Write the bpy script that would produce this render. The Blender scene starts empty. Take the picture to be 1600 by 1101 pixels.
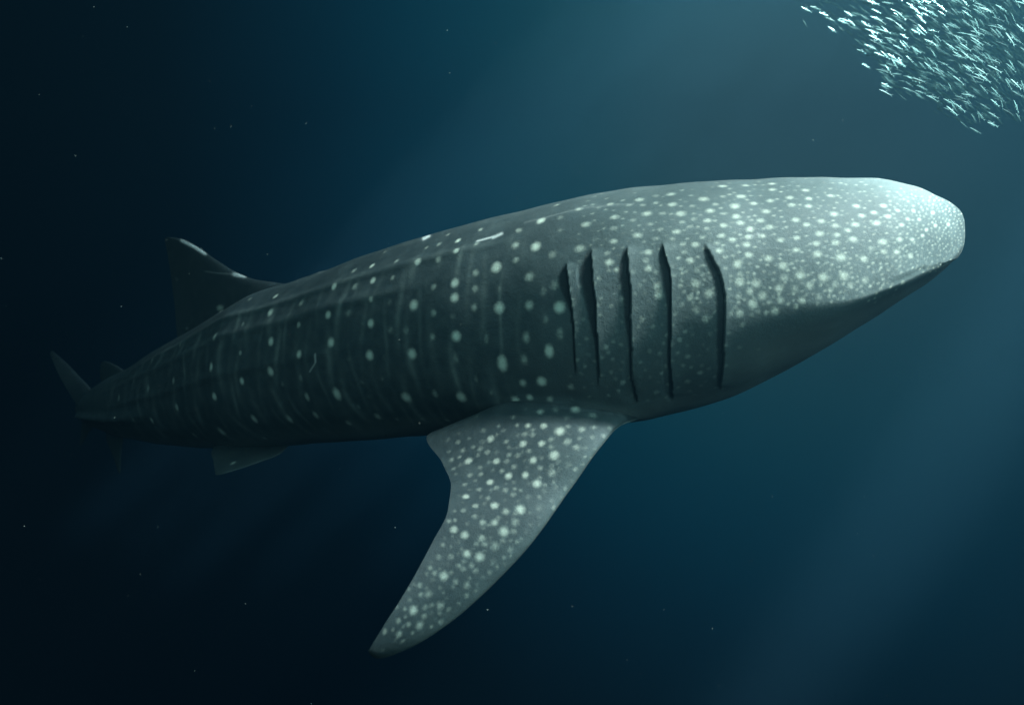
import bpy, math, random
import numpy as np
from mathutils import Vector, Matrix, noise as mnoise

random.seed(7)
rng = np.random.default_rng(7)
sc = bpy.context.scene
col = sc.collection

# ------------------------------------------------------------------ camera
LENS = 24.0
F = 1600 * LENS / 36.0
cam_d = bpy.data.cameras.new("camera")
cam_d.lens = LENS
cam_d.sensor_width = 36.0
cam_d.clip_start = 0.05
cam_d.clip_end = 500
cam = bpy.data.objects.new("camera", cam_d)
cam_d.dof.use_dof = True
cam_d.dof.focus_distance = 4.5
cam_d.dof.aperture_fstop = 0.9
cam.location = (0, 0, 0)
cam.rotation_euler = (math.radians(90), 0, 0)
col.objects.link(cam)
sc.camera = cam


def P(px, py, d):
    """a point seen at photo pixel (px, py) and d metres in front of the camera"""
    return np.array([(px - 800) / F * d, d, (550.5 - py) / F * d])


# ------------------------------------------------------------------ world: the open sea far away
world = bpy.data.worlds.new("World")
sc.world = world
world.use_nodes = True
nt = world.node_tree
nt.nodes.clear()
wo = nt.nodes.new("ShaderNodeOutputWorld")
bg = nt.nodes.new("ShaderNodeBackground")
# lit water far off: brightest towards the lamps at the upper right, sinking to black all around
wt = nt.nodes.new("ShaderNodeTexCoord")
wd = nt.nodes.new("ShaderNodeVectorMath"); wd.operation = 'DOT_PRODUCT'
wd.inputs[1].default_value = Vector(P(1270, 220, 1)).normalized()
nt.links.new(wt.outputs["Generated"], wd.inputs[0])
wr = nt.nodes.new("ShaderNodeValToRGB")
wr.color_ramp.interpolation = 'B_SPLINE'
el = wr.color_ramp.elements
el[0].position = 0.35; el[0].color = (.0001, .0015, .004, 1)
el[1].position = 1.0; el[1].color = (.055, .138, .150, 1)
for p_, c_ in ((.66, (.0001, .004, .008, 1)), (.79, (.0002, .021, .039, 1)), (.89, (.0008, .056, .087, 1)), (.96, (.012, .094, .110, 1))):
    e_ = el.new(p_); e_.color = c_
nt.links.new(wd.outputs["Value"], wr.inputs[0])
nt.links.new(wr.outputs[0], bg.inputs["Color"])
bg.inputs["Strength"].default_value = 1.35
nt.links.new(bg.outputs[0], wo.inputs[0])

# ------------------------------------------------------------------ light: the lamp hung over the water, up right
LAMP = np.array([5.2, 1.7, 5.6])
sp = bpy.data.lights.new("boat_lamp", "SPOT")
sp.energy = 13500
sp.color = (0.88, 1.0, 0.88)
sp.shadow_soft_size = 0.45
sp.spot_size = math.radians(84)
sp.spot_blend = 1.0
lamp = bpy.data.objects.new("boat_lamp", sp)
lamp.location = LAMP
aim = P(1120, 440, 4.6)
lamp.rotation_euler = Vector(aim - LAMP).to_track_quat('-Z', 'Y').to_euler()
col.objects.link(lamp)
# ripples of the surface break the beam into shafts: a pattern over the beam's directions
sp.use_nodes = True
lt = sp.node_tree
lt.nodes.clear()
lo = lt.nodes.new("ShaderNodeOutputLight")
em = lt.nodes.new("ShaderNodeEmission")
tc = lt.nodes.new("ShaderNodeTexCoord")
ln = lt.nodes.new("ShaderNodeTexNoise")
ln.inputs["Scale"].default_value = 13.0
ln.inputs["Detail"].default_value = 1.0
ln.inputs["Roughness"].default_value = 0.55
mr = lt.nodes.new("ShaderNodeMapRange")
mr.inputs[1].default_value = 0.48
mr.inputs[2].default_value = 0.66
mr.inputs[3].default_value = 0.6
mr.inputs[4].default_value = 3.0
lmp = lt.nodes.new("ShaderNodeMapping")
lmp.inputs["Location"].default_value = (3.1, 1.7, 0.4)
lrot = lt.nodes.new("ShaderNodeMapping")
lrot.inputs["Rotation"].default_value = lamp.rotation_euler
lmp.inputs["Scale"].default_value = (1.0, 1.0, 1.0)
lt.links.new(tc.outputs["Normal"], lrot.inputs["Vector"])
lt.links.new(lrot.outputs[0], lmp.inputs["Vector"])
lt.links.new(lmp.outputs[0], ln.inputs["Vector"])
lt.links.new(ln.outputs["Fac"], mr.inputs[0])
acc = mr.outputs[0]
SHAFTS = [(1375, 284, 4.42, .030, 7), (700, 280, 7, .010, 330), (850, 225, 6.5, .007, 380), (960, 205, 6.2, .010, 230), (1110, 165, 6, .008, 250), (1250, 160, 6, .011, 110),  # first beam is added to brighten the top of the head
          (1545, 640, 5, .010, 85), (1490, 720, 5, .015, 60), (1420, 790, 5.2, .009, 85), (1330, 850, 5.6, .016, 55)]
for (sx, sy, sd, wdt, amp) in SHAFTS:
    dv = lt.nodes.new("ShaderNodeVectorMath"); dv.operation = 'DOT_PRODUCT'
    dv.inputs[1].default_value = Vector(P(sx, sy, sd) - LAMP).normalized()
    nv = lt.nodes.new("ShaderNodeVectorMath"); nv.operation = 'NORMALIZE'
    lt.links.new(lrot.outputs[0], nv.inputs[0])
    lt.links.new(nv.outputs[0], dv.inputs[0])
    mx = lt.nodes.new("ShaderNodeMath"); mx.operation = 'MAXIMUM'; mx.inputs[1].default_value = 0
    lt.links.new(dv.outputs["Value"], mx.inputs[0])
    pw = lt.nodes.new("ShaderNodeMath"); pw.operation = 'POWER'; pw.inputs[1].default_value = 1.0 / wdt ** 2
    lt.links.new(mx.outputs[0], pw.inputs[0])
    ad = lt.nodes.new("ShaderNodeMath"); ad.operation = 'MULTIPLY_ADD'; ad.inputs[1].default_value = amp
    lt.links.new(pw.outputs[0], ad.inputs[0]); lt.links.new(acc, ad.inputs[2])
    acc = ad.outputs[0]
lt.links.new(acc, em.inputs["Strength"])
lt.links.new(em.outputs[0], lo.inputs[0])

# broad fill light added from the camera side to lift the shaded flank
fill_light_d = bpy.data.lights.new("fill_light", "SUN")
fill_light_d.energy = 5.0
fill_light_d.color = (0.55, 1.0, 0.88)
fill_light_d.angle = math.radians(50)
fill_light = bpy.data.objects.new("fill_light", fill_light_d)
fill_light.rotation_euler = Vector((-0.42, 0.75, -0.5)).to_track_quat('-Z', 'Y').to_euler()
col.objects.link(fill_light)

sc.view_settings.view_transform = 'Standard'
sc.view_settings.look = 'None'
sc.view_settings.exposure = 0
sc.view_settings.gamma = 1
sc.view_settings.use_curve_mapping = False
sc.render.engine = 'CYCLES'
sc.cycles.use_denoising = True
sc.cycles.volume_bounces = 0
sc.cycles.max_bounces = 5
sc.cycles.diffuse_bounces = 2
sc.cycles.glossy_bounces = 1
sc.cycles.transmission_bounces = 2
sc.cycles.caustics_reflective = False
sc.cycles.caustics_refractive = False
sc.cycles.sample_clamp_indirect = 4.0


# ------------------------------------------------------------------ helpers
def tag(o, label=None, category=None, group=None, kind=None):
    if label: o["label"] = label
    if category: o["category"] = category
    if group: o["group"] = group
    if kind: o["kind"] = kind


def mesh_from(name, verts, faces, smooth=True):
    me = bpy.data.meshes.new(name)
    verts = np.ascontiguousarray(verts, dtype=np.float32)
    faces = np.ascontiguousarray(faces, dtype=np.int32)
    nv, nf = len(verts), len(faces)
    k = faces.shape[1]
    me.vertices.add(nv)
    me.vertices.foreach_set("co", verts.ravel())
    me.loops.add(nf * k)
    me.loops.foreach_set("vertex_index", faces.ravel())
    me.polygons.add(nf)
    me.polygons.foreach_set("loop_start", np.arange(nf, dtype=np.int32) * k)
    me.polygons.foreach_set("use_smooth", np.full(nf, smooth))
    me.update(calc_edges=True)
    me.validate()
    return me


def pchip(x, y, xi):
    x = np.asarray(x, float); y = np.asarray(y, float)
    o = np.argsort(x); x = x[o]; y = y[o]
    h = np.diff(x); d = np.diff(y) / h
    m = np.zeros_like(y)
    m[0], m[-1] = d[0], d[-1]
    for i in range(1, len(x) - 1):
        if d[i - 1] * d[i] > 0:
            w1 = 2 * h[i] + h[i - 1]; w2 = h[i] + 2 * h[i - 1]
            m[i] = (w1 + w2) / (w1 / d[i - 1] + w2 / d[i])
    xi = np.asarray(xi, float)
    k = np.clip(np.searchsorted(x, xi) - 1, 0, len(x) - 2)
    t = (xi - x[k]) / h[k]
    t = np.clip(t, 0, 1)
    return ((2*t**3 - 3*t**2 + 1) * y[k] + (t**3 - 2*t**2 + t) * h[k] * m[k]
            + (-2*t**3 + 3*t**2) * y[k+1] + (t**3 - t**2) * h[k] * m[k+1])


def smoothstep(a, b, x):
    t = np.clip((x - a) / (b - a), 0, 1)
    return t * t * (3 - 2 * t)


def project(v):
    d = np.maximum(v[:, 1], 0.05)
    return 800 + v[:, 0] / d * F, 550.5 - v[:, 2] / d * F


# ------------------------------------------------------------------ the water as one even volume
def build_haze():
    x0, x1, y0, y1, z0, z1 = -16, 13, -4, 15, -9, 5.4
    v = [(x, y, z) for x in (x0, x1) for y in (y0, y1) for z in (z0, z1)]
    f = [(0, 1, 3, 2), (4, 6, 7, 5), (0, 4, 5, 1), (2, 3, 7, 6), (0, 2, 6, 4), (1, 5, 7, 3)]
    me = mesh_from("haze", v, f, smooth=False)
    m = bpy.data.materials.new("sea_water")
    m.use_nodes = True
    t = m.node_tree
    t.nodes.clear()
    out = t.nodes.new("ShaderNodeOutputMaterial")
    pv = t.nodes.new("ShaderNodeVolumePrincipled")
    pv.inputs["Color"].default_value = (0.024, 0.064, 0.094, 1)
    pv.inputs["Absorption Color"].default_value = (0.20, 0.26, 0.36, 1)
    pv.inputs["Density"].default_value = 0.16
    pv.inputs["Anisotropy"].default_value = 0.75
    t.links.new(pv.outputs[0], out.inputs["Volume"])
    me.materials.append(m)
    o = bpy.data.objects.new("haze", me)
    tag(o, "dark blue sea water thick with scattered light around the shark", "water", kind="stuff")
    col.objects.link(o)


build_haze()

# ------------------------------------------------------------------ whale shark
# body outline measured along the photo: px, top, bottom, distance of the spine, width / height
ST = [
    (1507.5, 352, 362, 4.45, .2), (1505, 336, 384, 4.45, .2), (1500, 325, 400, 4.45, .30), (1490, 316, 412, 4.45, .52),
    (1470, 306, 428, 4.45, .88), (1440, 297, 449, 4.45, 1.24), (1400, 286, 476, 4.45, 1.42),
    (1340, 276, 514, 4.46, 1.42), (1280, 276.5, 551, 4.48, 1.32), (1220, 278, 585, 4.50, 1.22),
    (1160, 281, 614, 4.54, 1.14), (1100, 284, 636, 4.58, 1.08), (1040, 288, 650, 4.64, 1.03),
    (1000, 291, 657, 4.68, 1.01), (960, 297, 662, 4.73, 1.00), (900, 308, 667, 4.82, 0.98),
    (840, 322, 671, 4.93, 0.96), (780, 336, 674, 5.05, 0.95), (720, 352, 677, 5.20, 0.94),
    (660, 370, 681, 5.38, 0.93), (600, 388, 686, 5.58, 0.92), (540, 410, 690, 5.82, 0.91),
    (480, 431, 694, 6.10, 0.90), (440, 442, 697, 6.32, 0.90), (400, 457, 700, 6.56, 0.88),
    (340, 489, 700, 6.98, 0.86), (280, 523, 697, 7.46, 0.84), (230, 554, 691, 7.93, 0.84),
    (190, 577, 683, 8.35, 0.86), (165, 592, 675, 8.64, 0.9), (145, 607, 667, 8.90, 0.8), (128, 622, 655, 9.12, 0.5),
    (118, 634, 644, 9.25, 0.3)]
ST = np.array(ST, float)

FULL = (1020, 210)          # stations along the body, points per half ring
FIT_T = np.zeros(len(ST)); FIT_B = np.zeros(len(ST))


def spine_depth(px):
    return pchip(ST[:, 0], ST[:, 3], px)


def make_body(NU, NH, plain=False):
    px = 1507.5 - (1507.5 - 118) * (np.linspace(0, 1, NU) ** 1.0)
    # crowd a few stations at the blunt snout
    k = int(NU * .06)
    px[:k] = 1507.5 - (1507.5 - px[k]) * (np.linspace(0, 1, k, endpoint=False) ** 2.2)
    top = pchip(ST[:, 0], ST[:, 1] + FIT_T, px)
    bot = pchip(ST[:, 0], ST[:, 2] + FIT_B, px)
    dep = pchip(ST[:, 0], ST[:, 3], px)
    rat = pchip(ST[:, 0], ST[:, 4], px)
    # little nicks of an old wound on the back
    nick = 11 * np.exp(-((px - 534) / 3.4) ** 2) - 2.2 * np.exp(-((px - 528) / 8) ** 2) - 2.0 * np.exp(-((px - 504) / 5) ** 2) + 2.5 * np.exp(-((px - 512) / 4) ** 2)
    mid = (top + bot) / 2
    C = np.stack([(px - 800) / F * dep, dep, (550.5 - mid) / F * dep], 1)
    h = (bot - top) / 2 / F * dep
    w = h * rat
    Cs = np.stack([(px - 800) / F * dep, dep], 1)
    T = np.gradient(Cs, axis=0)
    T /= np.linalg.norm(T, axis=1)[:, None]
    for _ in range(40):
        T[1:-1] = (T[:-2] + T[1:-1] * 2 + T[2:]) / 4
    T /= np.linalg.norm(T, axis=1)[:, None]
    # towards the camera side
    S = np.stack([T[:, 1], -T[:, 0]], 1)
    S *= np.sign(-S[:, 1])[:, None]
    # half ring: from top (phi=90) over camera side to bottom (-90)
    ph = np.linspace(math.pi / 2, -math.pi / 2, NH)
    n_up, n_lo = 2.25, 2.3
    c = np.cos(ph); s = np.sin(ph)
    asym = 0.50 * smoothstep(1020, 1330, px)
    ex = np.where(s[None, :] < 0, 2 / (2.25 - 1.5 * asym[:, None]), 2 / 2.25)
    cx = np.abs(c)[None, :] ** ex
    sz = np.sign(s)[None, :] * np.abs(s)[None, :] ** ex
    lat = w[:, None] * cx
    # the head is widest low down, along the line of the mouth; the jaw tucks in below it
    C[:, 2] -= asym * h
    ver = h[:, None] * np.where(sz >= 0, (1 + asym)[:, None], (1 - asym)[:, None]) * sz
    # jaw: below the middle the front of the head narrows
    U = px[:, None] * np.ones((1, NH))
    V = ph[None, :] * np.ones((NU, 1))
    # long low ridges of the flank
    def ridge(phi0, sig, amp, a, b):
        g = np.exp(-((V - phi0) / sig) ** 2)
        return amp * g * smoothstep(a[0], a[1], U) * (1 - smoothstep(b[0], b[1], U))
    rg = (ridge(0.60, 0.055, 0.012, (200, 330), (760, 900)) + ridge(0.33, 0.06, 0.012, (180, 300), (640, 800))
          + ridge(-0.05, 0.05, 0.010, (180, 280), (560, 740)) + ridge(1.05, 0.09, 0.006, (480, 640), (1000, 1200)))
    # flat strip of the back above the first ridge
    rg = rg - 0.005 * smoothstep(0.63, 0.8, V) * smoothstep(300, 450, U) * (1 - smoothstep(780, 900, U))
    # keel of the tail
    rg = rg + ridge(-0.35, 0.14, 0.05, (120, 150), (230, 330))
    nx = c[None, :] * h[:, None]; nz = s[None, :] * w[:, None]
    nl = np.sqrt(nx ** 2 + nz ** 2) + 1e-6
    lat = lat + rg * nx / nl
    ver = ver + rg * nz / nl
    near = np.stack([C[:, 0:1] + S[:, 0:1] * lat, C[:, 1:2] + S[:, 1:2] * lat, C[:, 2:3] + ver], 2)
    # --- pixel of every point of the near half, to place gills, mouth and marks where they are measured
    d = near[..., 1]
    qx = 800 + near[..., 0] / d * F
    qy = 550.5 - near[..., 2] / d * F
    if plain:
        return qx, qy
    disp = np.zeros((NU, NH)); dark = np.zeros((NU, NH))
    for g, (pts, wid) in enumerate(GILLS):
        pts = np.array(pts, float)
        gx = pchip(pts[:, 1], pts[:, 0], qy) + 0.5 * np.sin(qy / 13.0 + g * 2) + 0.25 * np.sin(qy / 3.1 + g)
        y0, y1 = pts[0, 1], pts[-1, 1]
        win = smoothstep(y0 - 1, y0 + 16, qy) * (1 - smoothstep(y1 - 10, y1 + 4, qy))
        wd = pchip([y0, y0 + (y1 - y0) * .2, y0 + (y1 - y0) * .45, y0 + (y1 - y0) * .7, y1], wid, qy)
        dx = qx - gx
        fl = np.where(dx >= 0, 0.015 * np.exp(-dx / 20), 0)
        grv = np.where(dx < 0, -0.055 * (1 - smoothstep(0.55, 1.25, -dx / np.maximum(wd, 2.2))), 0)
        ramp = np.where(dx < 0, -0.010 * np.exp(dx / 14), 0)
        disp += win * (fl + grv + ramp)
        dark = np.maximum(dark, win * np.where(dx < 0, 1 - smoothstep(0.7, 1.15, -dx / np.maximum(wd, 2.2)), 0))
    # mouth: the upper lip overhangs, the lower jaw is set back
    my = pchip([1330, 1380, 1410, 1424, 1440, 1448, 1470, 1496, 1515], [452, 440, 430, 424, 417, 418, 412, 403, 398], qx)
    mwin = smoothstep(1375, 1425, qx)
    dy = qy - my
    disp += mwin * np.where(dy > 0, -0.055 * smoothstep(0, 6, dy) * np.exp(-dy / 90), 0.008 * np.exp(dy / 12))
    disp -= (nick * dep / F)[:, None] * smoothstep(1.15, 1.4, ph)[None, :]
    # the shoulder swells round the root of the pectoral fin
    for (x_, y_, d_) in ((965, 655, 4.2), (920, 655, 4.22), (870, 652, 4.3), (820, 650, 4.4), (775, 650, 4.52)):
        dd = np.linalg.norm(near - P(x_, y_, d_), axis=2)
        disp = np.maximum(disp, 0.05 * np.exp(-(dd / .26) ** 2) * (disp > -.002))
    # slow swellings of muscle and skin so that no outline is ruled
    wob = 0.003 * np.sin(U / 37 + 2.1 * V) * np.sin(U / 61 - 3.3 * V + 1.0) + 0.002 * np.sin(U / 17.0 + 5 * V + .4) * np.sin(U / 29 - 7 * V)
    disp += wob * np.minimum(1, h / 0.3)[:, None]
    lat = lat + disp * nx / nl
    ver = ver + disp * nz / nl
    near = np.stack([C[:, 0:1] + S[:, 0:1] * lat, C[:, 1:2] + S[:, 1:2] * lat, C[:, 2:3] + ver], 2)
    far = np.stack([C[:, 0:1] - S[:, 0:1] * lat, C[:, 1:2] - S[:, 1:2] * lat, C[:, 2:3] + ver], 2)
    # whole ring: near half then far half without the shared top and bottom points, coarser far side
    idx = np.arange(NH - 2, 0, -2)
    ring = np.concatenate([near, far[:, idx]], 1)
    M = ring.shape[1]
    mirror = np.concatenate([np.arange(NH), idx])
    verts = ring.reshape(-1, 3)
    a = (np.arange(NU - 1)[:, None] * M + np.arange(M)[None, :])
    b = (np.arange(NU - 1)[:, None] * M + (np.arange(M)[None, :] + 1) % M)
    faces = np.stack([a, b, b + M, a + M], 2).reshape(-1, 4)
    return dict(near=near, verts=verts, faces=faces, mirror=mirror, M=M, dark=dark, U=U, V=V, qx=qx, qy=qy, C=C, S=S, h=h, w=w, px=px)


# gill slits: the free edge of each flap from top to bottom, width of the opening down its length
GILLS = [
    ([(884, 407), (886, 430), (890, 455), (893, 475), (896, 505), (899, 542), (901, 585)], (2, 16, 4.5, 3.5, 3)),
    ([(922, 386), (925, 415), (929, 457), (931, 490), (934, 530), (936, 570), (938, 602)], (3, 21, 15, 6, 4)),
    ([(978, 381), (981, 410), (984, 452), (985, 502), (987, 550), (989, 585), (996, 620)], (3, 16, 10, 5, 5)),
    ([(1034, 377), (1040, 402), (1047, 430), (1049, 460), (1048, 502), (1048, 542), (1051, 621)], (3, 15, 6, 5.5, 6)),
    ([(1099, 378), (1112, 405), (1126, 432), (1132, 460), (1132.5, 500), (1130.5, 555), (1126, 606)], (3, 14, 14, 12, 6)),
]
# perspective makes the near flank overshoot the outline of the spine plane: fit the rings to the measured outline
for it in range(16):
    fx_, fy_ = make_body(420, 80, True)
    et = np.zeros(len(ST)); eb = np.zeros(len(ST))
    for i, st in enumerate(ST):
        m = np.abs(fx_ - st[0]) < 4
        if m.sum() < 4 or not (150 < st[0] < 1502): continue
        et[i] = np.clip(st[1] - fy_[m].min(), -8, 8); eb[i] = np.clip(st[2] - fy_[m].max(), -8, 8)
    for e, fit in ((et, FIT_T), (eb, FIT_B)):
        fit += .5 * e
        for _ in range(2):
            g = np.concatenate([[fit[0]], fit, [fit[-1]]])
            fit[:] = .07 * g[:-2] + .86 * g[1:-1] + .07 * g[2:]
    FIT_T[:] = np.clip(FIT_T, -12, 22); FIT_B[:] = np.clip(FIT_B, -22, 12)
print("err", np.round(et, 1), np.round(eb, 1))
print("fit", np.round(FIT_T, 1), np.round(FIT_B, 1))
for fit in (FIT_T, FIT_B):
    for _ in range(3):
        fit[2:9] = .3 * fit[1:8] + .4 * fit[2:9] + .3 * fit[3:10]
NU, NH = FULL
B = make_body(NU, NH)


def fin_loft(L, T, root_t, tip_t, bend=None, n_s=120, n_c=70, flare=0.0, shoulder=0.0):
    """a fin as a closed loft: L and T are leading and trailing edge points (world), from inside the body to the tip"""
    L = np.array(L, float); T = np.array(T, float)
    k = np.linspace(0, 1, len(L)); s = np.linspace(0, 1, n_s)
    Ls = np.stack([pchip(k, L[:, i], s) for i in range(3)], 1)
    Ts = np.stack([pchip(k, T[:, i], s) for i in range(3)], 1)
    c = np.concatenate([np.linspace(0, 1, n_c), np.linspace(1, 0, n_c)[1:-1]])
    side = np.concatenate([np.ones(n_c), -np.ones(n_c - 2)])
    side[0] = 0; side[n_c - 1] = 0
    cc = 0.5 - 0.5 * np.cos(c * math.pi)
    prof = 2.6 * (np.sqrt(np.maximum(cc, 0)) - cc) * (1 - 0.25 * cc) * 1.15 + 0.08 * np.sin(cc * math.pi)
    mid = (Ls + Ts) / 2
    span = np.gradient(mid, axis=0)
    chord = Ls - Ts
    N = np.cross(chord, span)
    N /= np.linalg.norm(N, axis=1)[:, None] + 1e-9
    for _ in range(30):
        N[1:-1] = (N[:-2] + 2 * N[1:-1] + N[2:]) / 4
    N /= np.linalg.norm(N, axis=1)[:, None] + 1e-9
    if N[:, 1].mean() > 0:
        N = -N
    th = root_t + (tip_t - root_t) * s ** 0.8
    th = th * (1 + flare * np.exp(-s / 0.10))
    th[-1] = 0.002
    # rounded tip
    P0 = Ls[:, None] + (Ts - Ls)[:, None] * cc[None, :, None]
    off = prof[None, :] * side[None, :] * th[:, None] * 0.5
    if bend is not None:
        off = off + bend(s)[:, None]
    off = off + shoulder * (np.exp(-(s / .16) ** 2))[:, None] * np.sin(cc * math.pi)[None, :]
    V = P0 + N[:, None] * off[..., None]
    M = len(c)
    a = (np.arange(n_s - 1)[:, None] * M + np.arange(M)[None, :])
    b = (np.arange(n_s - 1)[:, None] * M + (np.arange(M)[None, :] + 1) % M)
    faces = np.stack([a, a + M, b + M, b], 2).reshape(-1, 4)
    front = np.tile(side >= 0, n_s)
    return V.reshape(-1, 3), faces, np.repeat(s, M), np.tile(cc, n_s), front


def PP(tri):
    return [P(*t) for t in tri]


def spx(pts):
    return [P(x, y, float(spine_depth(x))) for x, y in pts]


fins = []
# near pectoral
pl = [(1085, 622, 4.62), (1012, 651, 4.36), (972, 668, 4.14), (936, 708, 3.98), (893, 768, 3.86), (850, 826, 3.74), (803, 880, 3.63), (750, 929, 3.53), (692, 974, 3.44), (637, 1006, 3.36), (592, 1023, 3.30), (579, 1021, 3.28)]
pt = [(835, 606, 4.55), (752, 652, 4.50), (668, 688, 4.42), (694, 729, 4.24), (706, 766, 4.08), (699, 803, 3.93), (675, 848, 3.80), (648, 893, 3.66), (621, 934, 3.54), (595, 972, 3.42), (577, 1006, 3.32), (575, 1016, 3.29)]
# the blade is pitched: its trailing edge nearer than its leading edge
pl = [(x, y, d + .10 * min(1, max(0, (y - 650) / 120))) for x, y, d in pl]
pt = [(x, y, d - .12 * min(1, max(0, (y - 690) / 120))) for x, y, d in pt]
fins.append(("pectoral", fin_loft(PP(pl), PP(pt), 0.16, 0.03, n_s=240, n_c=110, flare=0.4, shoulder=0.27, bend=lambda s: 0.05 * np.sin(s * math.pi))))
# dorsal
dl = [(480, 480), (452, 446), (428, 441), (400, 437), (372, 427), (336, 405), (310, 387), (288, 375), (270, 371), (262, 371)]
dt = [(290, 560), (277, 527), (275, 505), (273, 480), (270, 455), (266, 425), (262, 400), (259, 385), (257.5, 376), (258, 373)]
fins.append(("dorsal", fin_loft(spx(dl), spx(dt), 0.17, 0.03, n_s=140, n_c=60, flare=1.4)))
# second dorsal
fins.append(("second_dorsal", fin_loft(spx([(205, 590), (190, 576), (176, 568), (166, 564)]), spx([(160, 600), (157, 590), (156, 577), (158, 566)]), 0.07, 0.015, n_s=30, n_c=16)))
# pelvic pair
fins.append(("pelvic", fin_loft(PP([(455, 690, 6.15), (440, 707, 6.05), (405, 722, 5.98), (345, 741, 5.9)]), PP([(345, 680, 6.55), (331, 704, 6.45), (333, 718, 6.25), (337, 742, 5.95)]), 0.08, 0.015, n_s=40, n_c=24, flare=.6)))
fins.append(("pelvic", fin_loft(PP([(455, 690, 6.45), (440, 700, 6.6), (410, 703, 6.8), (370, 706, 7.0)]), PP([(345, 680, 6.9), (338, 695, 7.1), (342, 702, 7.15), (362, 707, 7.1)]), 0.08, 0.015, n_s=40, n_c=24, flare=.6)))
# anal fin
fins.append(("anal", fin_loft(spx([(205, 668), (192, 688), (189, 712), (188, 738)]), spx([(165, 666), (166, 684), (175, 708), (186, 741)]), 0.07, 0.02, n_s=40, n_c=24)))
# tail: upper and lower lobe (nearly edge on)
fins.append(("tail", fin_loft(PP([(175, 618, 8.5), (150, 612, 8.85), (128, 592, 9.2), (104, 567, 9.6), (82, 548, 9.9)]), PP([(150, 655, 8.9), (128, 642, 9.05), (108, 614, 9.3), (88, 577, 9.65), (78, 552, 9.92)]), 0.10, 0.02, n_s=60, n_c=30)))
fins.append(("tail", fin_loft(PP([(175, 655, 8.5), (152, 662, 8.85), (138, 676, 9.1), (128, 694, 9.35)]), PP([(140, 632, 8.95), (130, 648, 9.2), (127, 668, 9.3), (124, 696, 9.38)]), 0.09, 0.02, n_s=50, n_c=26)))


# far pectoral: the other side of the spine, spread flat
def across(p, lift):
    k = int(np.argmin(np.abs(B["px"] - p[0])))
    q = P(*p)
    c = B["C"][k]; s2 = B["S"][k]
    lat = (q[0] - c[0]) * s2[0] + (q[1] - c[1]) * s2[1]
    al = (q[:2] - c[:2] - lat * s2)
    r = np.array([*(c[:2] + al - lat * s2), q[2]])
    r[2] += lift
    return r


fk = np.linspace(0, 1, len(pl))
fins.append(("pectoral", fin_loft([across((min(1000, 800 + (a[0] - 800)), a[1], a[2]), 1.15 * k ** 1.0) for a, k in zip(pl, fk)],
                                  [across(a, 1.15 * k) for a, k in zip(pt, fk)], 0.16, 0.03, n_s=60, n_c=40, flare=.9)))

# ------------------------------------------------------------------ spots (photo pixel, radius, strength)
SP = []


def z(x0, y0, k, r, s, pts):
    for q in pts:
        SP.append((x0 + q[0] / k, y0 + q[1] / k, q[2] if len(q) > 2 else r, q[3] if len(q) > 3 else s, q[4] if len(q) > 4 else 1.0))


# rear body and flank
z(430, 340, 4, 6, 1.0, [(863, 543, 8), (1120, 408, 7), (1120, 495, 7), (1132, 742, 8), (1398, 566, 8.5), (1380, 306, 8.5), (1420, 905, 7.5, 1, 1.5), (858, 850, 8), (588, 857, 7.5),
    (600, 662, 6.5), (612, 392, 5.5), (605, 303, 5), (893, 272, 6), (365, 425, 5.5), (333, 607, 6), (350, 787, 7), (152, 857, 6), (0, 490, 5), (1135, 210, 5), (1145, 143, 5)])
z(430, 340, 4, 6, .42, [(1500, 170, 8), (595, 510, 5, .7), (755, 272, 5), (733, 377, 5), (147, 672, 5, .7), (160, 535, 6), (490, 330), (495, 432), (850, 170, 5), (1020, 260), (1025, 165, 5), (990, 430), (992, 590, 6.5), (985, 740, 6),
    (1250, 340, 6.5), (1245, 440, 6.5), (1245, 560, 6.5), (1585, 370, 7.5, .7), (1590, 555, 8, .7), (1570, 750, 7, .6, 1.4), (1555, 1020, 6.5, .5), (1505, 265, 6), (460, 600, 8, .3), (715, 520, 6.5, .25), (720, 700, 7, .3), (820, 710, 7, .3),
    (670, 1000, 7, .2), (540, 1020, 7, .2), (1130, 880, 7, .3, 1.6), (1285, 80, 5), (1520, 80, 5), (1080, 105, 4), (945, 185, 4), (685, 215, 5, .3), (1255, 165, 5), (1400, 440, 6, .25), (1110, 620, 6, .25)])
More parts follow.
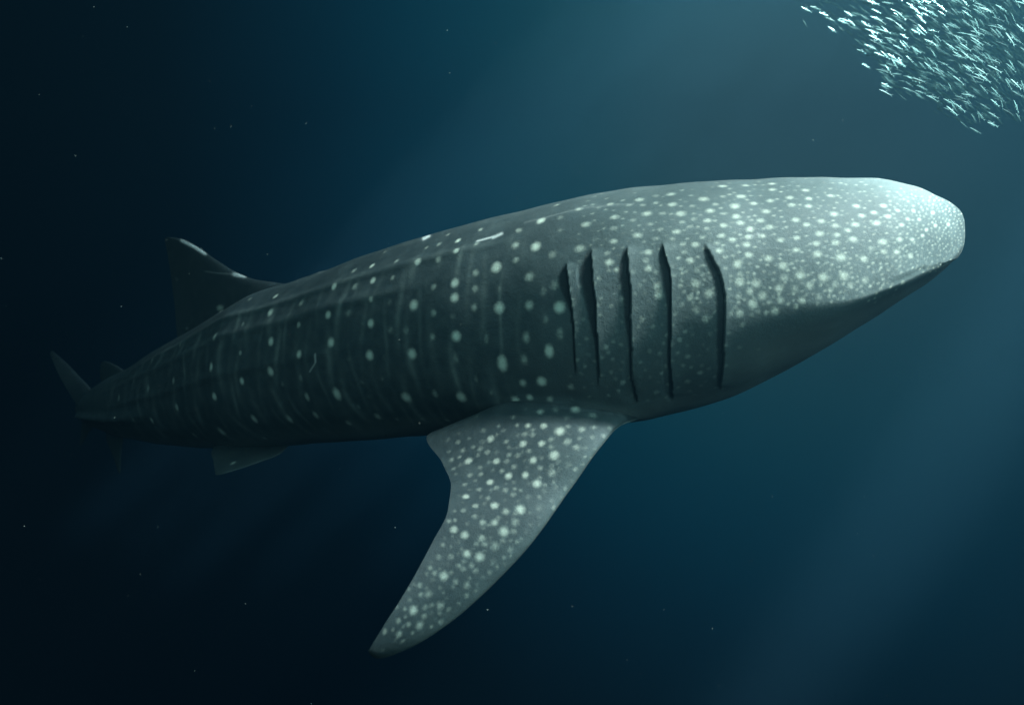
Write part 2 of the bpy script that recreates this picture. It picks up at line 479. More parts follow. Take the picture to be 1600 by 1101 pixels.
z(0, 0, 1, 5, 1.0, [(527, 615, 7.5, 1, 1.4), (635, 620, 8.5), (722, 617, 8.5), (453, 655, 6, .8, 2.2), (397, 654, 6, .9, 1.5), (422, 580, 7), (335, 620, 6), (344, 481, 5), (423, 488, 6), (423, 533, 6.5), (376, 551, 4, .7), (330, 573, 5, .9, 1.4),
    (378, 594, 5.5), (271, 594, 4.5, .7, 1.3), (277, 636, 5, .8, 1.3), (347, 674, 7.5, .9, 1.3), (304, 680, 6, .45, 1.3), (238, 657, 4, .8, 1.5), (209, 657, 3.4, .6, 1.5), (186, 621, 3, .7, 2), (231, 606, 3.5, .7, 1.6), (336, 525, 4.5, .8, 1.5),
    (390, 467, 4, .6), (430, 463, 4.5), (414, 684, 5, .5), (187, 662, 3, .5, 1.6), (163, 659, 2.6, .4, 1.6), (146, 663, 2.6, .4, 1.6), (238, 563, 2.6, .6, 2), (282, 538, 3, .6, 2), (380, 507, 5, .35), (299, 584, 4, .25), (276, 436, 3, .4, 2), (304, 459, 3, .35), (292, 513, 3, .5),
    (480, 620, 5.5, .5, 1.5), (493, 648, 6, .5, 1.6), (545, 660, 6, .5, 1.6), (590, 650, 6.5, .45, 1.6), (680, 615, 6, .4, 1.6), (470, 590, 5, .3, 1.6), (440, 600, 5, .3), (560, 635, 5, .25, 1.6), (620, 655, 5, .3), (660, 655, 6, .3), (700, 655, 6, .35), (745, 650, 6, .35), (575, 620, 5, .2), (600, 560, 5, .2), (545, 560, 5, .2)])
# behind the gills
z(0, 0, 1, 6, 1.0, [(875, 480, 9), (785, 567, 8, 1, 1.5), (858, 549, 7, 1, 1.5), (848, 592, 7.5, 1), (893, 601, 7.5, .8), (808, 620, 7, .8), (830, 615, 6, .5), (862, 617, 6, .4), (820, 562, 7, .4, 1.5), (818, 595, 6, .4), (852, 500, 6, .3, 1.6), (850, 455, 6, .3, 1.6), (875, 520, 7, .35, 1.6), (868, 445, 9, .35), (760, 530, 5, .3, 2), (745, 590, 5, .25, 2), (770, 610, 5, .25, 2)])
z(800, 240, 4, 7.5, 1.0, [(460, 440, 9.5), (640, 395, 8.5), (843, 372, 9), (1058, 380, 9.5), (1000, 315, 8.5), (798, 283, 8.5), (990, 252, 8), (1170, 198, 8), (1315, 205, 8), (1197, 283, 9.5), (1435, 265, 8.5), (1395, 327, 8.5), (1235, 357, 8.5), (1030, 495, 8),
    (787, 510, 8.5), (638, 543), (425, 597, 10), (145, 577, 8), (180, 418, 7), (420, 353, 7), (610, 315, 7), (1310, 515), (1400, 390), (1225, 420), (1320, 455), (1425, 430), (1490, 470), (1475, 517), (1468, 570), (1375, 543), (1295, 605), (1145, 575),
    (1115, 672), (855, 615), (855, 710, 7), (605, 680, 8), (655, 720, 6), (915, 880, 9), (690, 900, 7, .8), (1230, 880, 9.5), (1150, 815, 8.5), (1115, 895, 7), (1410, 690, 8), (1478, 630), (1425, 808, 9), (1530, 805, 8.5), (1500, 940, 9)])
z(800, 240, 4, 6.5, .5, [(20, 572), (110, 770, 8, .6), (110, 950, 8, .6), (860, 440), (755, 415), (900, 262), (940, 375, 7), (895, 305), (635, 465, 8, .75), (1075, 620), (840, 665), (910, 830, 8, .6), (1160, 730, 7, .7), (1425, 750), (1490, 860, 7), (595, 625), (505, 318, 5), (730, 320), (815, 320), (695, 295, 5),
    (1125, 325), (1110, 455), (1135, 415), (1060, 435), (930, 470), (900, 525), (1005, 540), (1070, 570), (1190, 520), (1215, 470), (1280, 560), (1330, 650), (1325, 375), (1320, 270), (1265, 315), (280, 320, 6, .35), (300, 400, 7, .3), (250, 630, 8, .35), (50, 480, 6, .4), (300, 480, 7, .25), (520, 530, 8, .35), (830, 790, 6, .3), (830, 880, 6, .35), (1060, 940, 7, .4), (1190, 760, 5), (1155, 990, 7, .5), (1240, 1020, 6, .4), (1430, 1000, 7, .5), (1420, 880, 7, .5)])
z(800, 430, 4, 7, .6, [(813, 268, 6, .8), (585, 440, 6, .5), (695, 660, 6.5, .8), (905, 715, 7, .7), (935, 605, 5, .8), (1045, 400, 6, .5), (1175, 608, 6, .9), (1100, 500, 6, .5), (1095, 660, 7, .5), (1150, 215, 8, .7), (1215, 275, 8, .6), (965, 370, 5, .4), (1200, 430, 6, .3), (1180, 690, 5, .4), (1270, 700, 5, .5), (1140, 745, 5, .4), (850, 765, 5, .4), (1425, 450, 6, .4), (1440, 310, 7, .45), (1540, 465, 5, .35), (1430, 240, 7, .5), (580, 295, 5, .2), (680, 380, 5, .25), (800, 410, 5, .2), (900, 540, 7, .25), (760, 820, 6, .25), (910, 825, 5, .3), (600, 555, 5, .2), (1120, 320, 6, .3)])
# head
HEAD = [(112, 225, 8.5), (75, 288, 8), (85, 350, 8), (310, 185), (295, 250), (270, 318, 8), (430, 278), (515, 185), (538, 238), (535, 290), (415, 238), (305, 148), (140, 157), (190, 268), (105, 390), (168, 432), (290, 415, 8), (455, 370, 8), (235, 372), (243, 470), (147, 530, 8), (55, 502),
    (355, 502), (600, 455, 8.5), (692, 340, 8.5), (613, 380), (520, 405), (462, 490), (585, 520), (590, 588, 8.5), (457, 558), (285, 620, 8), (375, 655, 8.5), (92, 650, 8), (160, 590), (670, 225), (832, 288, 8), (823, 405, 8.5), (960, 395, 9), (700, 412), (780, 437), (810, 495, 9), (705, 522, 8), (730, 605, 10), (712, 465),
    (1000, 287), (945, 322), (1025, 348), (868, 348), (995, 510, 9), (1105, 500, 7), (1115, 403, 6), (1155, 365, 5.5), (1190, 318, 5.5), (1310, 330, 5), (1095, 318, 5.5), (1225, 373, 5), (1270, 437, 5), (1325, 410, 5), (1408, 400, 5), (1245, 472, 5), (1180, 495, 6), (930, 552, 8, .7), (880, 610, 9, .6), (1005, 570, 7, .6), (1080, 570, 8, .6), (1170, 600, 7, .6),
    (485, 718, 9), (625, 735, 9), (755, 725, 9), (890, 750, 8, .7), (385, 730, 8, .8), (100, 770, 9), (210, 765, 8.5), (350, 800, 9), (450, 795, 8, .7), (165, 820, 8, .6), (245, 845, 9), (540, 780, 8, .6), (185, 905, 9), (325, 940, 9), (495, 870, 8), (355, 880, 8, .6), (105, 955, 9, .6), (700, 780, 8, .45), (800, 790, 8, .5), (600, 850, 9, .45)]
z(1130, 250, 4, 7.2, 1.0, HEAD)
# pectoral fin
z(540, 600, 2.446, 6, .9, [(822, 178, 8.5), (795, 273, 8.5), (680, 225, 6.5), (555, 207, 6.5), (470, 292, 7), (575, 295, 6), (748, 229, 6), (720, 290, 6.5), (760, 158), (905, 172, 7, .6), (740, 105, 6), (875, 95, 8), (697, 158, 5), (625, 352, 6.5), (685, 347, 6), (730, 377, 7.5), (550, 375, 6), (460, 428, 6), (570, 467, 7), (668, 478, 8.5), (612, 487, 6.5, .7), (497, 463, 5.5, .7), (607, 560, 8.5), (525, 525, 6, .7), (570, 530, 6.5, .8), (455, 578, 7), (415, 555, 6.5), (520, 585, 7, .7), (515, 658, 8), (463, 645, 7), (376, 732, 7.5), (258, 863, 7.5), (318, 800, 7, .5), (303, 855, 6, .4), (360, 845, 8, .6), (285, 920, 8, .55), (205, 955, 7, .5), (150, 945, 5.5, .7)])
z(540, 600, 2.446, 5.5, .45, [(642, 420), (612, 405), (575, 395), (790, 340, 8), (745, 318), (650, 525, 8), (570, 620, 9), (355, 657), (403, 657, 6), (463, 770, 7), (430, 223), (617, 215), (640, 123), (690, 97, 4), (805, 100), (515, 247), (625, 268), (660, 275), (705, 255), (785, 210), (645, 315), (595, 330), (517, 345), (477, 348), (508, 400), (545, 435), (450, 255), (405, 290), (430, 695), (450, 705, 6), (340, 720), (285, 765), (420, 750), (200, 905, 6), (240, 915), (495, 713), (585, 157, 4.5), (655, 158, 4.5), (720, 195), (945, 115, 8), (845, 220, 8), (880, 240, 7), (850, 310, 7, .3), (800, 395, 6, .3), (760, 410, 6, .3), (700, 430, 6, .3), (740, 470, 8, .3), (560, 680, 7, .3), (630, 630, 8, .35), (420, 520, 4), (420, 345, 5, .3), (450, 480, 5), (395, 520, 5), (845, 130, 7, .3), (455, 385, 5), (540, 260, 6)])
# pelvic fin mark
SP.append((364, 722, 5, .9, 1.2))
# fine spots filling the head between the measured ones, smaller towards the snout
fill = []


def add_fill(n, x0, x1, y0, y1, okf, rf, sf, gap):
    got = 0
    base = np.array([(q[0], q[1], q[2]) for q in SP])
    for _ in range(n):
        x = rng.uniform(x0, x1); y = rng.uniform(y0, y1)
        if not okf(x, y):
            continue
        r = rf(x, y)
        dd = np.hypot(base[:, 0] - x, (base[:, 1] - y) * 1.15)
        if (dd < base[:, 2] * .75 + r * gap).any():
            continue
        if fill:
            f = np.array(fill)
            if (np.hypot(f[:, 0] - x, (f[:, 1] - y) * 1.15) < (f[:, 2] + r) * .85 * gap).any():
                continue
        fill.append((x, y, r, sf(x, y) * rng.uniform(.55, 1.1), 1.0))


add_fill(2600, 1385, 1508, 280, 440, lambda x, y: y < 425 - (1500 - x) * .0 and y > 276, lambda x, y: np.interp(x, [1385, 1440, 1500], [4.2, 3.3, 2.4]), lambda x, y: .75, 1.0)
add_fill(2600, 1060, 1400, 276, 475, lambda x, y: True, lambda x, y: np.interp(x, [1060, 1400], [4.6, 3.6]), lambda x, y: .55, 1.12)
add_fill(900, 1140, 1420, 440, 500, lambda x, y: y < 500 - (x - 1140) * .2, lambda x, y: 6, lambda x, y: .55, 1.0)
add_fill(500, 900, 1060, 290, 400, lambda x, y: True, lambda x, y: 4.5, lambda x, y: .5, 1.3)
add_fill(900, 890, 1140, 400, 620, lambda x, y: True, lambda x, y: 5.5, lambda x, y: .42, 1.3)
fin_in = lambda x, y: (y > 665 and x < np.interp(y, [665, 768, 880, 975, 1020], [960, 885, 795, 685, 600]) and x > np.interp(y, [665, 690, 730, 770, 850, 930, 1010], [740, 690, 705, 715, 685, 630, 585]))
add_fill(2500, 560, 990, 660, 1020, fin_in, lambda x, y: rng.uniform(4, 6), lambda x, y: .42, 1.25)
SP += fill

# ------------------------------------------------------------------ pigment per point: spots, countershading, stripes, scars; shade painted on the fins
near = B["near"]
spot = np.zeros((NU, NH)); scar = np.zeros((NU, NH))
nflat = near.reshape(-1, 3)
qx = B["qx"]; qy = B["qy"]
rowx = qx[:, NH // 2]


def stamp(arr, pts3, qx, qy, q, nudge=1.0):
    x, y, r, s, el = q
    m = np.abs(qx - x) + np.abs(qy - y)
    return m


def stamp_grid(arr, V3, qx, qy, q):
    x, y, r, s, el = q
    # rows of the grid near this spot
    pxr = B["px"]
    i0 = np.searchsorted(-pxr, -(x + 170)); i1 = np.searchsorted(-pxr, -(x - 170))
    if x > 1300: i0 = 0
    if i1 - i0 < 3:
        return
    sx = qx[i0:i1]; sy = qy[i0:i1]
    dd = (sx - x) ** 2 + (sy - y) ** 2
    # only the camera-side sheet
    k = np.unravel_index(np.argmin(dd), dd.shape)
    if dd[k] > 60:
        return
    c = V3[i0 + k[0], k[1]]
    rad = r * (1.0 if x < 890 else .82) / F * c[1]
    if el == 1.0 and x > 880:
        el = 0.62 + 0.38 * float(np.clip((y - 370) / 80, 0, 1))
    v = V3[i0:i1] - c
    vz = v[..., 2] / el
    rad = rad * (1.12 if el < 1 else 1.0)
    dist = np.sqrt(v[..., 0] ** 2 + v[..., 1] ** 2 + vz ** 2) / rad
    if x > 1400:                 # the surface turns away here: spots lie long across it
        d2 = np.hypot(sx - x, sy - y) / (r * .68)
        k2 = smoothstep(1400, 1460, np.array(x))
        dist = np.where(dist < 6, dist * (1 - k2) + d2 * k2, 9)
    val = s * np.clip(1.25 - 0.75 * dist, 0, 1)
    np.maximum(arr[i0:i1], val, out=arr[i0:i1])


on_fin = lambda q: (q[1] > 640 and 560 < q[0] < 990 and q[1] > 690 - (q[0] - 690) * .20 and not (q[0] < 690)) or q[1] > 690
for q in SP:
    if q[0] > 880 and q[1] < 640:
        q = (q[0], q[1], q[2], q[3] * (.64 if q[3] > .6 else .95), q[4])
    elif q[3] < .6:
        q = (q[0], q[1], q[2], q[3] * 1.35, q[4])
    stamp_grid(spot, near, qx, qy, q)

U = B["U"]; V = B["V"]
# faint vertical stripes between the spot columns, on the flank behind the gills
colx = [224, 256, 288, 319, 348, 378, 410, 437, 462, 486, 511, 534, 563, 595, 628, 662, 694, 727, 240, 271, 303, 335, 362, 395, 424, 450, 473, 500, 521, 547, 580, 610, 646, 677, 712, 742, 760, 784, 800, 824, 850, 872]
stripe = np.zeros((NU, NH))
for i, cx0 in enumerate(colx):
    wig = 3 * np.sin(V * 3.1 + i * 1.7) + 1.5 * np.sin(V * 9.0 + i * 2.9) + 12 * np.maximum(0, -V - .15) ** 1.5
    wd = 3.6 + 1.3 * math.sin(i * 2.3)
    am = 0.62 + 0.30 * math.sin(i * 4.1 + .5)
    stripe = np.maximum(stripe, am * np.exp(-((U - cx0 - wig) / wd) ** 2) * (0.55 + 0.45 * np.sin(V * 7 + i * 1.3)))
stripe *= smoothstep(160, 260, U) * (1 - smoothstep(850, 920, U)) * (1 - smoothstep(0.55, 0.75, V)) * smoothstep(-1.5, -1.1, V)
for phi0, a0 in ((.60, .55), (.33, .35), (1.02, .3)):
    stripe = np.maximum(stripe, a0 * np.exp(-((V - phi0) / .035) ** 2) * smoothstep(220, 380, U) * (1 - smoothstep(760, 900, U)) * (.6 + .4 * np.sin(U / 23 + phi0 * 9)))
# belly: pale below
belly = smoothstep(-0.75, -1.25, V)
belly = np.maximum(belly, smoothstep(-0.25, -0.75, V) * smoothstep(1080, 1250, U) * .8)
# paler head sides
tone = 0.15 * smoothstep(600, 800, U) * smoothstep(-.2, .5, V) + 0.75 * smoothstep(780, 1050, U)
# scars: short pale scratches
for (x0, y0, x1, y1, wd, s) in [(745, 377, 783, 366, 1.1, .75), (770, 371, 784, 365, 2.0, .7), (662, 373, 670, 369, 2.2, 1.0), (492, 554, 493, 566, 1.4, .5), (484, 580, 492, 568, 1.0, .4), (498, 424, 506, 421, 1.6, .45), (900, 326, 990, 318, 1.2, .08), (820, 348, 900, 328, 1.2, .08), (1170, 369, 1186, 365, 1.2, .2)]:
    t = np.clip(((qx - x0) * (x1 - x0) + (qy - y0) * (y1 - y0)) / ((x1 - x0) ** 2 + (y1 - y0) ** 2), 0, 1)
    dd = np.hypot(qx - x0 - t * (x1 - x0), qy - y0 - t * (y1 - y0))
    scar = np.maximum(scar, s * np.exp(-(dd / wd) ** 2))

mir = B["mirror"]
root = np.zeros((NU, NH))
for (x_, y_, d_) in ((975, 655, 4.2), (930, 655, 4.22), (880, 652, 4.3), (830, 650, 4.4), (780, 650, 4.52)):
    root = np.maximum(root, 1 - smoothstep(.12, .4, np.linalg.norm(near - P(x_, y_, d_), axis=2)))
root = np.maximum(root, .8 * smoothstep(.95, 1.3, V) * smoothstep(330, 370, U) * (1 - smoothstep(430, 470, U)))
all_v = [B["verts"]]
all_f = [B["faces"]]
A = dict(spot=[spot[:, mir].ravel()], stripe=[stripe[:, mir].ravel()], belly=[belly[:, mir].ravel()], tone=[tone[:, mir].ravel()], scar=[scar[:, mir].ravel()], gill_dark_fin_shade=[B["dark"][:, mir].ravel()], root=[root[:, mir].ravel()])
off = len(B["verts"])
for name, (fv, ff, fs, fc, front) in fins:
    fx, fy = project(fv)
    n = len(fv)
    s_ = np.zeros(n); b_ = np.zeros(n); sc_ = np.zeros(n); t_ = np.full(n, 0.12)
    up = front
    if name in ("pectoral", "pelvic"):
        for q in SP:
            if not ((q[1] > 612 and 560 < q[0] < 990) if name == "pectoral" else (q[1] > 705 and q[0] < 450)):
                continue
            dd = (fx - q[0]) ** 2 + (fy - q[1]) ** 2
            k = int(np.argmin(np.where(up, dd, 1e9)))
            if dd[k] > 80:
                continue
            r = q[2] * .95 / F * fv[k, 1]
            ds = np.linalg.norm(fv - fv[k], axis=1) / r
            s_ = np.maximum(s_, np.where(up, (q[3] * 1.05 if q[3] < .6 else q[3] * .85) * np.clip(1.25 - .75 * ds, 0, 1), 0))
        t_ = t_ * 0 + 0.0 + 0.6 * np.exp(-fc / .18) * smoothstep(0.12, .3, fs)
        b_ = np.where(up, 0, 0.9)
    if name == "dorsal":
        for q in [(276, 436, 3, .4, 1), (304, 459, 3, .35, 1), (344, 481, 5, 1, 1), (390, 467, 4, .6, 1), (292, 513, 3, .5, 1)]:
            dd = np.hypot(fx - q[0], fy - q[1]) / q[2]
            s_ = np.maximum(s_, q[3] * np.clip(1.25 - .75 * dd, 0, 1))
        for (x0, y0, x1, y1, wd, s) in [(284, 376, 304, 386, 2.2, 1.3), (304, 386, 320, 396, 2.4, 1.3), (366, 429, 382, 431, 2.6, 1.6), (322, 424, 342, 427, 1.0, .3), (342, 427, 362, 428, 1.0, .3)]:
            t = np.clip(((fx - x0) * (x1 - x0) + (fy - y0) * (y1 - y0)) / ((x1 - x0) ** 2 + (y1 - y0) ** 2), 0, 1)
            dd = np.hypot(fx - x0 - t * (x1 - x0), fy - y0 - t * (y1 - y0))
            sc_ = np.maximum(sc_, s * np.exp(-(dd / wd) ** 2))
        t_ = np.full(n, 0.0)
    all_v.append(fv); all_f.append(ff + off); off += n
    for k_, v_ in (("spot", s_), ("stripe", np.zeros(n)), ("belly", b_), ("tone", t_), ("scar", sc_), ("gill_dark_fin_shade", (.34 * (1 - np.exp(-fc / .2)) if name == "pectoral" else np.full(n, .45 if name in ("dorsal", "tail", "second_dorsal") else 0.0))), ("root", (1 - smoothstep(.10, .24, fs)) * (1 - smoothstep(.6, .85, fc)) if name == "pectoral" else (.8 * (1 - smoothstep(.18, .4, fs)) * (1 - smoothstep(.5, .75, fc)) if name == "dorsal" else np.zeros(n)))):  # shade painted into pectoral, dorsal and tail fins through the gill darkening
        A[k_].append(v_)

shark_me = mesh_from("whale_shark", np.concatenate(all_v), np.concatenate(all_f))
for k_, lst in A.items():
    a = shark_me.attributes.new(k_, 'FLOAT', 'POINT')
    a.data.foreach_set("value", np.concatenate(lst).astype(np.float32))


# ------------------------------------------------------------------ shark skin
def skin_material():
    m = bpy.data.materials.new("shark_skin")
    m.use_nodes = True
    t = m.node_tree
    N = t.nodes; Lk = t.links
    bs = N["Principled BSDF"]

    def attr(n):
        a = N.new("ShaderNodeAttribute"); a.attribute_name = n
        return a.outputs["Fac"]

    def math_(op, a, b=None, c=None, clamp=False):
        n = N.new("ShaderNodeMath"); n.operation = op; n.use_clamp = clamp
        for i, v in enumerate((a, b, c)):
            if v is None: continue
            if isinstance(v, (int, float)): n.inputs[i].default_value = v
            else: Lk.new(v, n.inputs[i])
        return n.outputs[0]

    def mix(fac, a, b):
        n = N.new("ShaderNodeMix"); n.data_type = 'RGBA'
        for i, v in ((0, fac), (6, a), (7, b)):
            if isinstance(v, (int, float)): n.inputs[i].default_value = v
            elif isinstance(v, tuple): n.inputs[i].default_value = (*v, 1)
            else: Lk.new(v, n.inputs[i])
        return n.outputs[2]

    def noise(scale, detail=3, rough=.55, vec=None):
        n = N.new("ShaderNodeTexNoise")
        n.inputs["Scale"].default_value = scale; n.inputs["Detail"].default_value = detail; n.inputs["Roughness"].default_value = rough
        Lk.new(vec or obj, n.inputs["Vector"])
        return n.outputs["Fac"]

    tcn = N.new("ShaderNodeTexCoord")
    obj = tcn.outputs["Object"]
    big = noise(2.2, 4, .6); med = noise(9, 4, .65); fine = noise(70, 3, .7); grain = noise(210, 2, .6)
    dark_c = (0.030, 0.044, 0.048); mid_c = (0.078, 0.100, 0.100)
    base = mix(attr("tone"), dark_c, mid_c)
    # mottling
    mot = math_('MULTIPLY', math_('SUBTRACT', med, .38, clamp=True), 1.5)
    base = mix(math_('MULTIPLY', mot, .55, clamp=True), base, (0.125, 0.150, 0.142))
    base = mix(math_('MULTIPLY', math_('SUBTRACT', big, .5, clamp=True), 1.6, clamp=True), base, (0.04, 0.052, 0.055))
    base = mix(math_('MULTIPLY', attr("stripe"), math_('MULTIPLY_ADD', med, .85, .05), clamp=True), base, (0.20, 0.23, 0.21))
    base = mix(math_('MULTIPLY', attr("belly"), .75, clamp=True), base, (0.26, 0.29, 0.27))
    # ragged edged spots
    sp_ = math_('ADD', attr("spot"), math_('MULTIPLY', math_('SUBTRACT', fine, .5), .55))
    ss = N.new("ShaderNodeMapRange"); ss.interpolation_type = 'SMOOTHSTEP'
    ss.inputs[1].default_value = .12; ss.inputs[2].default_value = 1.12
    Lk.new(sp_, ss.inputs[0])
    base = mix(math_('MULTIPLY', ss.outputs[0], .97, clamp=True), base, (0.62, 0.66, 0.55))
    base = mix(math_('MULTIPLY', attr("scar"), 1.0, clamp=True), base, (0.80, 0.82, 0.78))
    # grain of the denticles
    gr = math_('MULTIPLY_ADD', grain, .7, .65)
    mm = N.new("ShaderNodeMix"); mm.data_type = 'RGBA'; mm.blend_type = 'MULTIPLY'; mm.inputs[0].default_value = 1
    Lk.new(base, mm.inputs[6]); Lk.new(gr, mm.inputs[7])
    base = mix(math_('MULTIPLY', attr("gill_dark_fin_shade"), .92, clamp=True), mm.outputs[2], (0.012, 0.016, 0.018))  # dark gill flesh; on the fins, shade put into the colour
    Lk.new(base, bs.inputs["Base Color"])
    bs.inputs["Roughness"].default_value = 0.6
    bs.inputs["Specular IOR Level"].default_value = 0.22
    bmp = N.new("ShaderNodeBump")
    bmp.inputs["Strength"].default_value = 0.65
    bmp.inputs["Distance"].default_value = 0.006
    hgt = math_('ADD', math_('MULTIPLY', fine, .6), math_('ADD', math_('MULTIPLY', grain, .35), math_('MULTIPLY', med, 1.2)))
    Lk.new(hgt, bmp.inputs["Height"])
    bev = N.new("ShaderNodeBevel"); bev.samples = 6
    Lk.new(math_('MULTIPLY', attr("root"), .13), bev.inputs["Radius"])
    Lk.new(bev.outputs[0], bmp.inputs["Normal"])
    Lk.new(bmp.outputs[0], bs.inputs["Normal"])
    return m


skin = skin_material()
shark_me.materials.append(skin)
shark_me.name = "body"
shark = bpy.data.objects.new("whale_shark", None)
body_base = B["C"][NU // 2].copy()
shark.location = body_base
shark.empty_display_size = 0.3
body = bpy.data.objects.new("body", shark_me)
body.parent = shark
body.matrix_parent_inverse = Matrix.Translation(Vector(-body_base))
col.objects.link(body)
tag(shark, "huge grey whale shark with pale spots swimming to the right, pectoral fin lowered", "shark")
col.objects.link(shark)

# dark openings behind the gill flaps: ribbons lying deep in the grooves
gm = bpy.data.materials.new("gill_flesh")
gm.use_nodes = True
gb = gm.node_tree.nodes["Principled BSDF"]
gn = gm.node_tree.nodes.new("ShaderNodeTexNoise"); gn.inputs["Scale"].default_value = 40
gr_ = gm.node_tree.nodes.new("ShaderNodeValToRGB")
gr_.color_ramp.elements[0].color = (0.010, 0.014, 0.016, 1); gr_.color_ramp.elements[1].color = (0.028, 0.034, 0.036, 1)
gm.node_tree.links.new(gn.outputs["Fac"], gr_.inputs[0])
gm.node_tree.links.new(gr_.outputs[0], gb.inputs["Base Color"])
gb.inputs["Roughness"].default_value = 0.7
gb.inputs["Specular IOR Level"].default_value = 0.15


def body_point(x, y):
    dd = (qx - x) ** 2 + (qy - y) ** 2
    k = np.unravel_index(np.argmin(dd), dd.shape)
    return k


def build_gill(pts, wid):
    pts = np.array(pts, float)
    y0, y1 = pts[0, 1] + 3, pts[-1, 1] - 3
    ys = np.linspace(y0, y1, 60)
    xs = pchip(pts[:, 1], pts[:, 0], ys)
    wd = pchip([y0, y0 + (y1 - y0) * .2, y0 + (y1 - y0) * .45, y0 + (y1 - y0) * .7, y1], wid, ys)
    wd = wd * smoothstep(0, .06, (ys - y0) / (y1 - y0)) * (1 - smoothstep(.95, 1.0, (ys - y0) / (y1 - y0))) + .3
    V_ = []
    for x, y, w_ in zip(xs, ys, wd):
        k0 = body_point(x + 9, y)
        k1 = body_point(x - w_ - 10, y)
        surf0 = near[k0]; surf1 = near[k1]
        kk = k0[0]
        inward = B["C"][kk] - near[k0]; inward[2] *= .6
        inward /= np.linalg.norm(inward)
        tot = 9 + w_ + 10
        for j in range(5):
            a = (9 + w_ * (1.0 - j / 4.0) * 0 + w_ * j / 4.0) / tot
            p = surf0 * (1 - a) + surf1 * a
            V_.append(p + inward * (0.026 + 0.008 * math.sin(j / 4 * math.pi)))
    F_ = []
    for i in range(59):
        for j in range(4):
            a = i * 5 + j
            F_.append((a, a + 1, a + 6, a + 5))
    me = mesh_from("gill_slit", V_, F_)
    me.materials.append(gm)
    o = bpy.data.objects.new("gill_slit", me)
    o.parent = shark
    o.matrix_parent_inverse = Matrix.Translation(Vector(-body_base))
    col.objects.link(o)


for pts, wid in GILLS:
    build_gill(pts, wid)


# ------------------------------------------------------------------ school of small silver fish
def fish_mesh():
    secs = [(0.0, .004, .0), (.04, .035, 0), (.12, .068, 0), (.25, .098, 0), (.40, .108, 0), (.55, .095, 0), (.70, .066, 0), (.82, .038, 0), (.88, .028, 0)]
    n = 10
    V_ = []; F_ = []
    for (x, h, o) in secs:
        for j in range(n):
            a = 2 * math.pi * j / n
            V_.append((.5 - x, math.sin(a) * h * .36, math.cos(a) * h * .60 - .01 * math.sin(x * 3)))
    for i in range(len(secs) - 1):
        for j in range(n):
            F_.append((i * n + j, i * n + (j + 1) % n, (i + 1) * n + (j + 1) % n, (i + 1) * n + j))

    def sheet(pl_, th=.006):
        b = len(V_)
        k = len(pl_)
        for sgn in (1, -1):
            for (x, zz) in pl_:
                V_.append((x, sgn * th, zz))
        F_.append(tuple(b + i for i in range(4)))
        F_.append(tuple(b + 4 + (3 - i) for i in range(4)))
        for i in range(4):
            F_.append((b + i, b + 4 + i, b + 4 + (i + 1) % 4, b + (i + 1) % 4))
    sheet([(-.36, .02), (-.36, -.01), (-.44, .02), (-.52, .105)])
    sheet([(-.36, .01), (-.36, -.02), (-.52, -.115), (-.44, -.02)])
    sheet([(.10, .10), (-.06, .09), (-.06, .11), (.05, .165)])
    sheet([(-.10, -.085), (-.24, -.055), (-.22, -.09), (-.12, -.125)])
    sheet([(.06, -.09), (-.02, -.10), (-.04, -.15), (.04, -.12)])
    return np.array(V_, float), np.array(F_, int)


fV, fF = fish_mesh()
fm = bpy.data.materials.new("silver_fish_skin")
fm.use_nodes = True
ft = fm.node_tree
fb = ft.nodes["Principled BSDF"]
ftc = ft.nodes.new("ShaderNodeTexCoord"); fsep = ft.nodes.new("ShaderNodeSeparateXYZ")
fr = ft.nodes.new("ShaderNodeValToRGB")
fr.color_ramp.elements[0].position = .42; fr.color_ramp.elements[0].color = (.13, .26, .245, 1)
fr.color_ramp.elements[1].position = .66; fr.color_ramp.elements[1].color = (.07, .13, .13, 1)
ft.links.new(ftc.outputs["Generated"], fsep.inputs[0])
ft.links.new(fsep.outputs[2], fr.inputs[0])
ft.links.new(fr.outputs[0], fb.inputs["Base Color"])
fb.inputs["Metallic"].default_value = 0.1
fb.inputs["Roughness"].default_value = 0.6

fish_me = mesh_from("silver_fish", fV, fF)
fish_me.materials.append(fm)

EDGE = np.array([(1230, -30), (1275, 18), (1330, 60), (1372, 98), (1385, 140), (1440, 152), (1475, 178), (1530, 196), (1610, 200)], float)


def fish_pose():
    """a place in the school (photo pixel, distance) and a heading"""
    while True:
        x = rng.normal(1515, 130); y = rng.normal(45, 95)
        if x > 1760 or y < -190: continue
        lim = np.interp(x, EDGE[:, 0], EDGE[:, 1], left=-60)
        if y > lim + rng.normal(0, 5): continue
        if x < 1480 and y < -120: continue
        return x, y, rng.uniform(4.7, 7.6)


poses = []
stray = [(1260, 15), (1258, 37), (1287, 22), (1300, 46), (1346, 80), (1353, 103), (1383, 137), (1384, 145), (1410, 152), (1421, 132), (1487, 174), (1506, 195), (1524, 204), (1552, 180), (1575, 175), (1529, 184), (1374, 85), (1380, 115)]
for x, y in stray:
    poses.append((x, y, rng.uniform(5.2, 6.2), True))
while len(poses) < 4600:
    x, y, d = fish_pose()
    if len(poses) > 900: d += rng.uniform(.5, 3.5)
    poses.append((x, y, d, False))


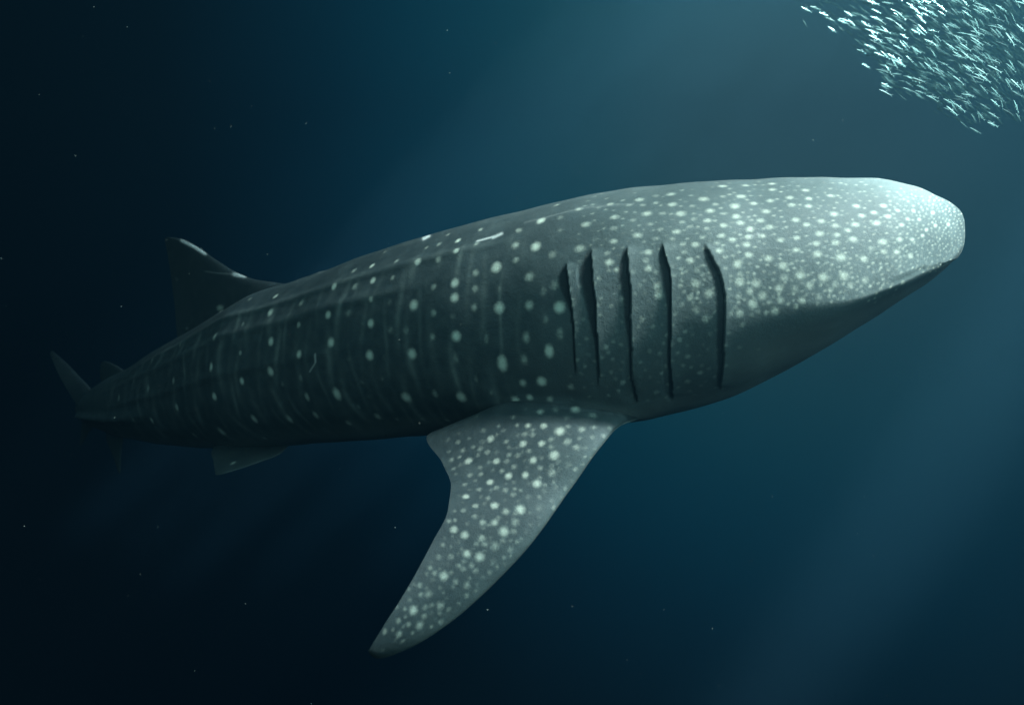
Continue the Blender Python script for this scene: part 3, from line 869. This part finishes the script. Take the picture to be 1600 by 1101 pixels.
def pose_matrix(x, y, d, is_stray):
    # streams: heading up-left, steeper on the right edge of the school
    steep = np.interp(x, [1250, 1450, 1560, 1620], [24, 30, 36, 52]) + rng.normal(0, 8)
    a = math.radians(steep)
    head = Vector((-math.cos(a), rng.normal(0, .28), math.sin(a))).normalized()
    side = head.cross(Vector((0, 0, 1))).normalized()
    up = side.cross(head).normalized()
    roll = Matrix.Rotation(rng.normal(0, .35), 3, head)
    side = roll @ side; up = roll @ up
    size = rng.uniform(.072, .118)
    R = Matrix((head, -side, up)).transposed()
    return Matrix.Translation(Vector(P(x, y, d))) @ R.to_4x4() @ Matrix.Diagonal((size, size, size, 1))


inview = [p for p in poses if 1200 < p[0] < 1598 and 2 < p[1] < 260]
inview.sort(key=lambda p: (not p[3], p[2]))
single = inview[:300]
keys = set(id(p) for p in single)
rest = [p for p in poses if id(p) not in keys]
LBL = "small silver fish inside the glittering school at the upper right"
lone = {id(min(single, key=lambda p: p[0])): "lone silver fish farthest left at the leading edge of the school",
        id(max(single, key=lambda p: p[1])): "lone silver fish hanging lowest of all beneath the school"}
rest = [p for p in rest if not (p[0] < 1275 and p[1] > -10) and not p[1] > 192]
for i, p in enumerate(single):
    o = bpy.data.objects.new("silver_fish", fish_me)
    o.matrix_world = pose_matrix(*p)
    tag(o, lone.get(id(p), LBL), "fish", "silver fish schooling at the upper right")
    col.objects.link(o)
bv = []; bf = []
for i, p in enumerate(rest):
    Mx = np.array(pose_matrix(*p))
    bv.append(fV @ Mx[:3, :3].T + Mx[:3, 3])
    bf.append(fF + i * len(fV))
me = mesh_from("fish_school", np.concatenate(bv), np.concatenate(bf))
me.materials.append(fm)
o = bpy.data.objects.new("fish_school", me)
tag(o, "farther mass of silver fish filling the bright upper right corner", "fish", kind="stuff")
col.objects.link(o)

# ------------------------------------------------------------------ drifting specks
pv = []; pf = []
OCT_V = np.array([(1, 0, 0), (-1, 0, 0), (0, 1, 0), (0, -1, 0), (0, 0, 1), (0, 0, -1)], float)
OCT_F = np.array([(0, 2, 4), (2, 1, 4), (1, 3, 4), (3, 0, 4), (2, 0, 5), (1, 2, 5), (3, 1, 5), (0, 3, 5)])
for i in range(240):
    d = rng.uniform(2.8, 9)
    c = P(rng.uniform(-150, 1750), rng.uniform(-100, 1200), d)
    r = rng.uniform(.0008, .0024) * (d / 4) ** .5
    sc3 = np.array([1, rng.uniform(.6, 1.4), rng.uniform(.6, 1.6)])
    pv.append(OCT_V * r * sc3 + c)
    pf.append(OCT_F + 6 * i)
me = mesh_from("plankton", np.concatenate(pv), np.concatenate(pf))
pm = bpy.data.materials.new("plankton")
pm.use_nodes = True
pm.node_tree.nodes["Principled BSDF"].inputs["Base Color"].default_value = (.6, .65, .6, 1)
me.materials.append(pm)
o = bpy.data.objects.new("plankton", me)
tag(o, "tiny pale specks drifting in the dark water", "plankton", kind="stuff")
col.objects.link(o)
